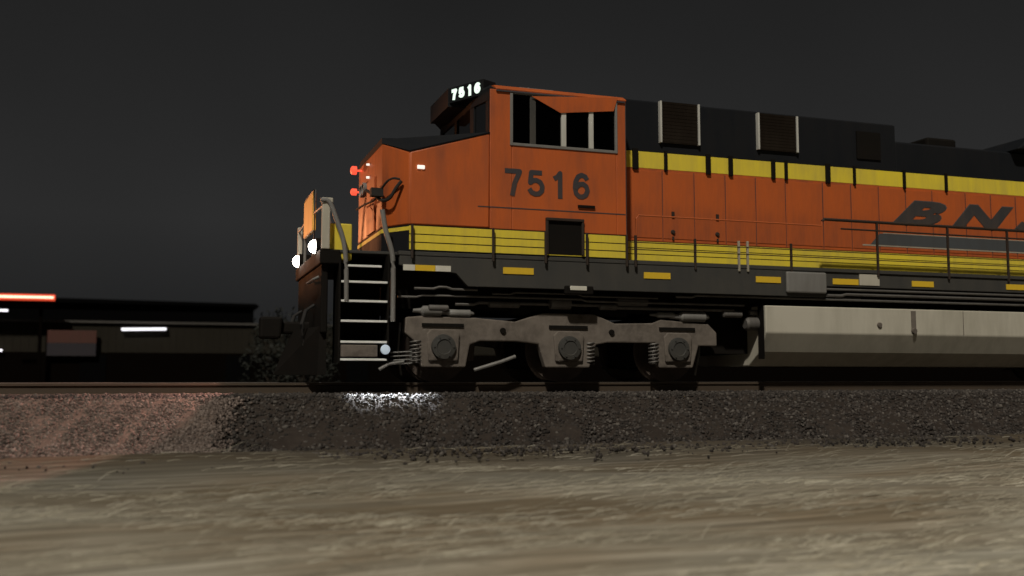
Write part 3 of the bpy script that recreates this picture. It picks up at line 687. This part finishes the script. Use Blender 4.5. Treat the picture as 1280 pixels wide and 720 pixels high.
# ---- trucks
axles=[SX(553,.35),SX(710,.35),SX(846,.35)]
def truck(dx, xs_):
    yF=.34
    q=MB()
    a0,a1,a2=xs_
    # side frame outline
    def pts():
        P=[]
        z=lambda py: S(710,py,yF)[1]
        P+= [(a0-.62,.78),(a0-.60,1.02),(a0-.30,1.05),(a0+.55,1.03),(a1-.92,.98),(a1-.55,1.10),(a1-.45,1.13),(a1+.45,1.13),(a1+.55,1.10),(a1+.85,.98),(a2-.45,1.00),(a2-.30,1.06),(a2+.62,1.0),(a2+.78,.85),(a2+.78,.62)]
        P+= [(a2+.42,.62),(a2+.30,.24),(a2-.34,.24),(a2-.42,.66),(a1+.72,.66),(a1+.50,.62),(a1+.38,.24),(a1-.40,.24),(a1-.52,.62),(a1-.9,.66),(a0+.62,.66),(a0+.45,.60),(a0+.38,.24),(a0-.34,.24),(a0-.42,.62)]
        return P[::-1]
    for (ya,yb) in ((yF,yF+.16),(W3-yF-.16,W3-yF)): q.prism(pts(),ya,yb)
    q.box(a0+.6,a0+.85,yF+.16,W3-yF-.16,.7,1.0); q.box(a1+.8,a1+1.05,yF+.16,W3-yF-.16,.7,1.0); q.box(a1-.3,a1+.3,.75,W3-.75,.9,1.12)
    t_=q.build('truck_frame',M['truck'],loco,bevel=.022)
    for ax in xs_:
        q=MB()
        for y0,sg in ((YC-.7525,-1),(YC+.7525,1)):
            q.lathe((ax,y0,.533),'y',[(sg*.07,.2),(sg*.07,.30),(sg*.02,.33),(sg*.05,.46),(sg*.07,.533),(-sg*.07,.533),(-sg*.10,.56),(-sg*.11,.45),(-sg*.05,.3),(-sg*.1,.15)],40)
        q.lathe((ax,YC,.533),'y',[(-1.1,.09),(1.1,.09)],16)
        q.build('wheelset',M['wheel'],t_,smooth=True)
        MB().prism([(ax-.5,.25),(ax+.42,.18),(ax+.5,.8),(ax+.3,1.1),(ax-.55,1.1)],.98,W3-.98).build('traction_motor',M['under'],t_,bevel=.03)
        q=MB(); q.prism([(ax-.24,.34),(ax+.24,.34),(ax+.27,.76),(ax+.2,.84),(ax-.2,.84),(ax-.27,.76)],yF-.05,yF-.001)
        q.build('journal_box',M['truck'],t_,bevel=.02)
        q=MB(); q.lathe((ax,yF-.05,.56),'y',[(0,.20),(-.05,.19),(-.06,.12),(-.045,.11),(-.045,.0)],26)
        for k in range(6): th=k*math.pi/3; q.lathe((ax+.155*math.cos(th),yF-.10,.56+.155*math.sin(th)),'y',[(0,.014),(-.02,.014)],6)
        q.build('bearing_cap',M['sill'],t_,smooth=True)
        q=MB(); q.box(ax-.34,ax+.34,yF-.025,yF-.001,.875,.93); q.build('pedestal_liner',M['under'],t_)
        for sx_ in ((-.42,) if ax==xs_[0] else (.40,) if ax==xs_[1] else (-.42,)):
            q=MB(); pts_=[]
            for k in range(49): th=k/8*2*math.pi; pts_.append((ax+sx_+.085*math.cos(th),yF+.06+.085*math.sin(th),.30+k/48*.36))
            q.tube(pts_,.016,6); q.build('coil_spring',M['pipe'],t_,smooth=True)
        q=MB()                                              # brake shoe and hanger
        x=ax+.56; q.prism([(x-.05,.35),(x+.06,.35),(x+.1,.7),(x+.02,.72)],.72,.9); q.build('brake_shoe',M['wheel'],t_,bevel=.01)
    for (x,z,l,r) in ((a0-.18,1.13,.30,.085),(a0+.28,1.10,.34,.06),(a2+.32,1.12,.44,.09),(a2-.2,1.14,.3,.05)):
        q=MB(); q.lathe((x,yF+.02,z),'x',[(-l,r*.4),(-l*.6,r*.55),(-l*.5,r),(l*.5,r),(l*.55,r*.6),(l*.7,r*.4)],16); q.build('brake_cylinder',M['handrail'],t_,smooth=True)
    q=MB(); q.tube([(a0+.58,yF+.2,.20),(a0+1.0,yF+.1,.33),(a0+1.25,yF+.1,.42)],.03); q.build('brake_lever',M['handrail'],t_,smooth=True)
    for x in (a0+1.0,a1+.78):
        q=MB(); q.lathe((x,yF-.001,.83),'y',[(0,.05),(-.03,.045)],12); q.build('frame_bolt',M['under'],t_)
    # sand pipes
    for x in (a0-.62,a2+.62):
        q=MB(); q.tube([(x,yF+.3,.95),(x-.03,yF+.3,.5),(x+.05*(1 if x<a1 else -1),yF+.42,.12)],.02); q.build('sand_pipe',M['handrail'],t_,smooth=True)
    return t_
T1=truck(0,axles)
def copy_tree(o,parent,off):
    c=o.copy(); C.objects.link(c); c.parent=parent; c.location=o.location+off
    for ch in [k for k in C.objects if k.parent==o]:
        d_=ch.copy(); C.objects.link(d_); d_.parent=c
copy_tree(T1,loco,Vector((13.9,0,0)))
# traction / spring nest pale coil near stairs
q=MB()
for zz in (.28,.34,.40,.46): q.tube([(SX(488,.2),.2,zz),(SX(515,.2),.2,zz+.02)],.012,6)
q.tube([(SX(474,.05),.05,S(474,462)[1]),(SX(486,.05),.05,S(486,455)[1]),(SX(505,.05),.05,S(505,452)[1])],.026)
q.build('end_hose',M['handrail'],loco,smooth=True)

# ---- fuel tank
xt0=SX(958,.1); 
pf=[(.10,1.335),(.10,.86),(.30,.53),(.68,.28),(W3-.68,.28),(W3-.30,.53),(W3-.10,.86),(W3-.10,1.335)]
q=MB().prof(pf,xt0,17.1); ft=q.build('fuel_tank',M['tank'],loco,bevel=.02)
x=SX(1143,.1); q=MB(); q.box(x-.05,x+.05,.085,.099,.90,1.30); q.lathe((x-.0,.098,.93),'y',[(0,.06),(-.04,.05)],14); q.build('tank_gauge',M['truck'],ft)
x=SX(1100,.1); q=MB(); q.lathe((x,.098,1.03),'y',[(0,.05),(-.03,.045)],14); q.build('filler_cap',M['truck'],ft)
q=MB()
for xx in (xt0+4.3,): MB().box(xx,xx+.012,.094,.099,.87,1.32).build('tank_seam',M['truck'],ft)
q=MB(); q.box(SX(952,.2),xt0-.02,.12,.3,.4,1.34); q.build('tank_bracket',M['under'],loco)
for (px,py,r,l) in ((946,391,.05,.16),(942,405,.12,.18)):
    x,z=S(px,py,.35); q=MB(); q.lathe((x,.35,z),'x',[(-l,r*.7),(-l*.8,r),(l,r)],16); q.build('air_reservoir',M['pipe'],loco,smooth=True)
q=MB(); q.box(SX(880,.6),xt0+.3,.7,W3-.7,.5,1.3); q.build('mid_underframe',M['under'],loco)

# ================================================================== BACKGROUND (beyond the track)
YB=30.0
zW=S(200,405,YB)[1]; zM=S(200,441,YB)[1]
xL=-16; xR=SX(355,YB)
b1=empty('warehouse',(0,YB,-.85))
tag(b1,'long low charcoal metal warehouse with pale coping behind the track at left','warehouse')
q=MB(); q.box(xL,62,YB,YB+9,zM,zW); 
for xx in np.arange(xL,62,.3): q.box(xx,xx+.05,YB-.012,YB,zM,zW-.02)
q.build('cladding',M['wall'],b1)
MB().box(xL,62,YB-.06,YB+9,-.9,zM-.002).build('base_wall',M['wall_low'],b1)
MB().box(xL-.1,62.1,YB-.12,YB+9.1,zW,zW+.09).build('coping',M['coping'],b1)
for xx in (-3.5,2.3,7.5): 
    MB().box(xx,xx+1.0,YB-.09,YB-.061,-.85,1.0).build('door',M['roofdark'],b1)
YB2=46
zt2=S(200,381,YB2)[1]; x2=SX(72,YB2); x3=SX(316,YB2)
b2=empty('tall_shed',((x2+x3)/2,YB2,-.85)); tag(b2,'unlit black flat-topped shed rising behind the low warehouse','shed')
q=MB(); q.box(x2-12,x3,YB2,YB2+10,-.85,zt2); q.build('wall',M['roofdark'],b2)
q=MB(); q.prism([(x2-12,zt2),(x3+.3,zt2),(x3+.1,zt2+.16),(x2-12,zt2+.35)],YB2-.3,YB2+10.3); q.build('roof',M['roofdark'],b2)
q=MB(); q.box(x3-2.2,x3-.8,YB2+2,YB2+4,zt2+.1,zt2+.05); q.build('roof_hatch',M['roofdark'],b2)
# canopy with red tube light
YK=29; x=SX(66,YK); zk=S(30,372,YK)[1]
cn=empty('canopy',(x-4,YK,-.85)); tag(cn,'dark flat canopy on posts carrying the glowing red tube light at the far left','canopy')
q=MB(); q.box(x-9,x-.1,YK+.1,YK+.9,zk-.32,zk+.02); q.build('canopy_roof',M['roofdark'],cn)
for xx in (x-8.5,x-4.5,x-.6): MB().box(xx,xx+.12,YK+.4,YK+.52,-.85,zk-.32).build('post',M['wall_low'],cn)
nl=empty('red_tube_light',(x-4,YK,zk)); tag(nl,'long glowing red and white tube light along the canopy edge at far left','light')
MB().tube([(x-9,YK+.02,zk),(x,YK+.02,zk+.02)],.13,12).build('housing',M['neon2'],nl,smooth=True)
MB().tube([(x-9,YK-.13,zk),(x-.04,YK-.13,zk+.02)],.045,10).build('tube',M['neon'],nl,smooth=True)
# strip lamp on wall
xa,xb=SX(151,YB-.2),SX(207,YB-.2); z=S(180,411.5,YB-.2)[1]
sl=empty('strip_lamp',((xa+xb)/2,YB-.2,z)); tag(sl,'thin white fluorescent strip lamp glowing on the dark warehouse wall','lamp')
MB().box(xa-.04,xb+.04,YB-.16,YB-.03,z-.02,z+.09).build('housing',M['coping'],sl)
MB().tube([(xa,YB-.2,z-.02),(xb,YB-.2,z+.02)],.055,10).build('tube',M['tube'],sl,smooth=True)
for (px,py,l) in ((8,388,.5),(1,438,.25)):
    x_,z=S(px,py,YK-.6 if py<400 else YB-.2); yy=YK-.6 if py<400 else YB-.2
    o=MB().tube([(x_-l,yy,z),(x_+.05,yy,z)],.045,10).build('tube_lamp',M['tube'],None,smooth=True)
    tag(o,'small white tube lamp hanging under the red-lit canopy at the left edge' if py<400 else 'tiny white lamp low on the warehouse wall at the left edge','lamp')
    if py<400: pass
# sign
xa,xb=SX(57,YB-.3),SX(120,YB-.3); za=S(90,445,YB-.3)[1]; zb_=S(90,429,YB-.3)[1]; zc_=S(90,413,YB-.3)[1]
sg=empty('wall_sign',((xa+xb)/2,YB-.3,za)); tag(sg,'dim board with faded red upper half and violet-grey lower half on warehouse wall','sign')
MB().box(xa,xb,YB-.3,YB-.2,zb_+.004,zc_).build('upper_panel',M['signred'],sg,bevel=.01)
MB().box(xa,xb,YB-.3,YB-.2,za,zb_).build('lower_panel',M['signblue'],sg,bevel=.01)
MB().box(xa+.2,xb-.2,YB-.2,YB-.03,za+.2,zc_-.2).build('bracket',M['roofdark'],sg)
# shrubs at far side
def shrub(x,y,zb,h,w,label,n=1400):
    r=empty('shrub',(x,y,zb)); tag(r,label,'shrub',None)
    q=MB()
    for k in range(6):
        a=k*1.05; q.tube([(x,y,zb),(x+.2*w*math.cos(a),y+.2*w*math.sin(a),zb+h*.4),(x+.4*w*math.cos(a),y+.4*w*math.sin(a),zb+h*.8)],[.05,.035,.012],6)
    q.build('stem',M['bark'],r)
    q=MB()
    for _ in range(n):
        th=random.uniform(0,6.28); ph=random.uniform(-.9,1.57); rr=random.uniform(.45,1)**.6*(1+.25*math.sin(3*th+ph*4))
        p=Vector((x+w*.5*rr*math.cos(th)*math.cos(ph), y+w*.5*rr*math.sin(th)*math.cos(ph), zb+h*.5+h*.5*rr*math.sin(ph)))
        u=Vector([random.gauss(0,1) for _ in range(3)]).normalized(); v=u.orthogonal().normalized(); s_=random.uniform(.05,.12)
        q.add([p-u*s_,p+v*s_*.5,p+u*s_,p-v*s_*.5],[(0,1,2,3)])
    q.build('foliage',M['leaf'],r)
shrub(SX(345,27),27,-.85,S(345,396,27)[1]+.85,2.6,'round dark shrub growing past the left end of the locomotive steps, lower left of two')
shrub(SX(385,25),25,-.85,S(385,390,25)[1]+.85,2.8,'tall dark shrub directly behind the locomotive coupler')

# ================================================================== LIGHT
def lamp(kind,name,loc,energy,col,**kw):
    l=bpy.data.lights.new(name,kind); l.energy=energy; l.color=col
    for k,v in kw.items(): setattr(l,k,v)
    o=bpy.data.objects.new(name,l); C.objects.link(o); o.location=loc; return o
sd=Vector((.36,.58,-.74)).normalized()
sun=lamp('SUN','sun',(0,-20,20),2.1,(1,.93,.80),angle=R(2.5)); sun.rotation_euler=(-sd).to_track_quat('Z','Y').to_euler()
def spot(name,loc,to,e,col,ang,blend=.15,size=.05):
    o=lamp('SPOT',name,loc,e,col,spot_size=R(ang),spot_blend=blend,shadow_soft_size=size)
    o.rotation_euler=(Vector(loc)-Vector(to)).to_track_quat('Z','Y').to_euler(); return o
spot('ditch_beam',(xe-.14,.5,2.09),(-4.0,-.6,-.6),3600,(1,.50,.40),80,.12)
spot('ditch_beam',(xe-.14,2.6,2.09),(-8,2.0,-.4),120,(1,.6,.48),50,.3)
sb_=lamp('AREA','step_beam',(2.95,-.12,.9),40,(.85,.92,1),shape='RECTANGLE',size=1.1,size_y=.05,spread=R(20))
sb_.rotation_euler=(-R(39),0,0)
spot('added_nose_spot',(SX(30,20),20,3.4),(2.6,1.5,3.55),6500,(1,.36,.14),12,.5,.6)  # added spot with no lamp there, stands in for the canopy tube's glow

w=bpy.data.worlds.new('World'); scn.world=w; w.use_nodes=True; N=w.node_tree.nodes; L=w.node_tree.links
bg=N['Background']
sk=N.new('ShaderNodeTexSky'); sk.sky_type='NISHITA'; sk.sun_disc=False
sk.sun_elevation=math.asin(-sd.z); sk.sun_rotation=math.atan2(-sd.x,-sd.y)
hs=N.new('ShaderNodeHueSaturation'); hs.inputs['Saturation'].default_value=0.0; L.new(sk.outputs[0],hs.inputs['Color'])
bg.inputs['Strength'].default_value=.0006; L.new(hs.outputs[0],bg.inputs['Color'])
tc=N.new('ShaderNodeTexCoord'); sp=N.new('ShaderNodeSeparateXYZ'); L.new(tc.outputs['Generated'],sp.inputs[0])
cr=N.new('ShaderNodeValToRGB'); e=cr.color_ramp.elements
e[0].position=0; e[0].color=(.0080,.0082,.0084,1); e[1].position=.40; e[1].color=(.0095,.0095,.0095,1)
q=e.new(.05); q.color=(.0115,.0117,.012,1); q=e.new(.15); q.color=(.0205,.0205,.0205,1)
L.new(sp.outputs[2],cr.inputs[0])
ns=N.new('ShaderNodeTexNoise'); ns.inputs['Scale'].default_value=1.7; ns.inputs['Detail'].default_value=3; L.new(tc.outputs['Generated'],ns.inputs['Vector'])
mr=N.new('ShaderNodeMapRange'); mr.inputs[1].default_value=.3; mr.inputs[2].default_value=.7; mr.inputs[3].default_value=.72; mr.inputs[4].default_value=1.22; L.new(ns.outputs[0],mr.inputs[0])
b2_=N.new('ShaderNodeBackground'); L.new(cr.outputs[0],b2_.inputs['Color']); L.new(mr.outputs[0],b2_.inputs['Strength'])
ad=N.new('ShaderNodeAddShader'); L.new(bg.outputs[0],ad.inputs[0]); L.new(b2_.outputs[0],ad.inputs[1]); L.new(ad.outputs[0],N['World Output'].inputs[0])
scn.view_settings.view_transform='Standard'; scn.view_settings.look='None'; scn.view_settings.exposure=0; scn.view_settings.gamma=1
scn.view_settings.use_curve_mapping=False
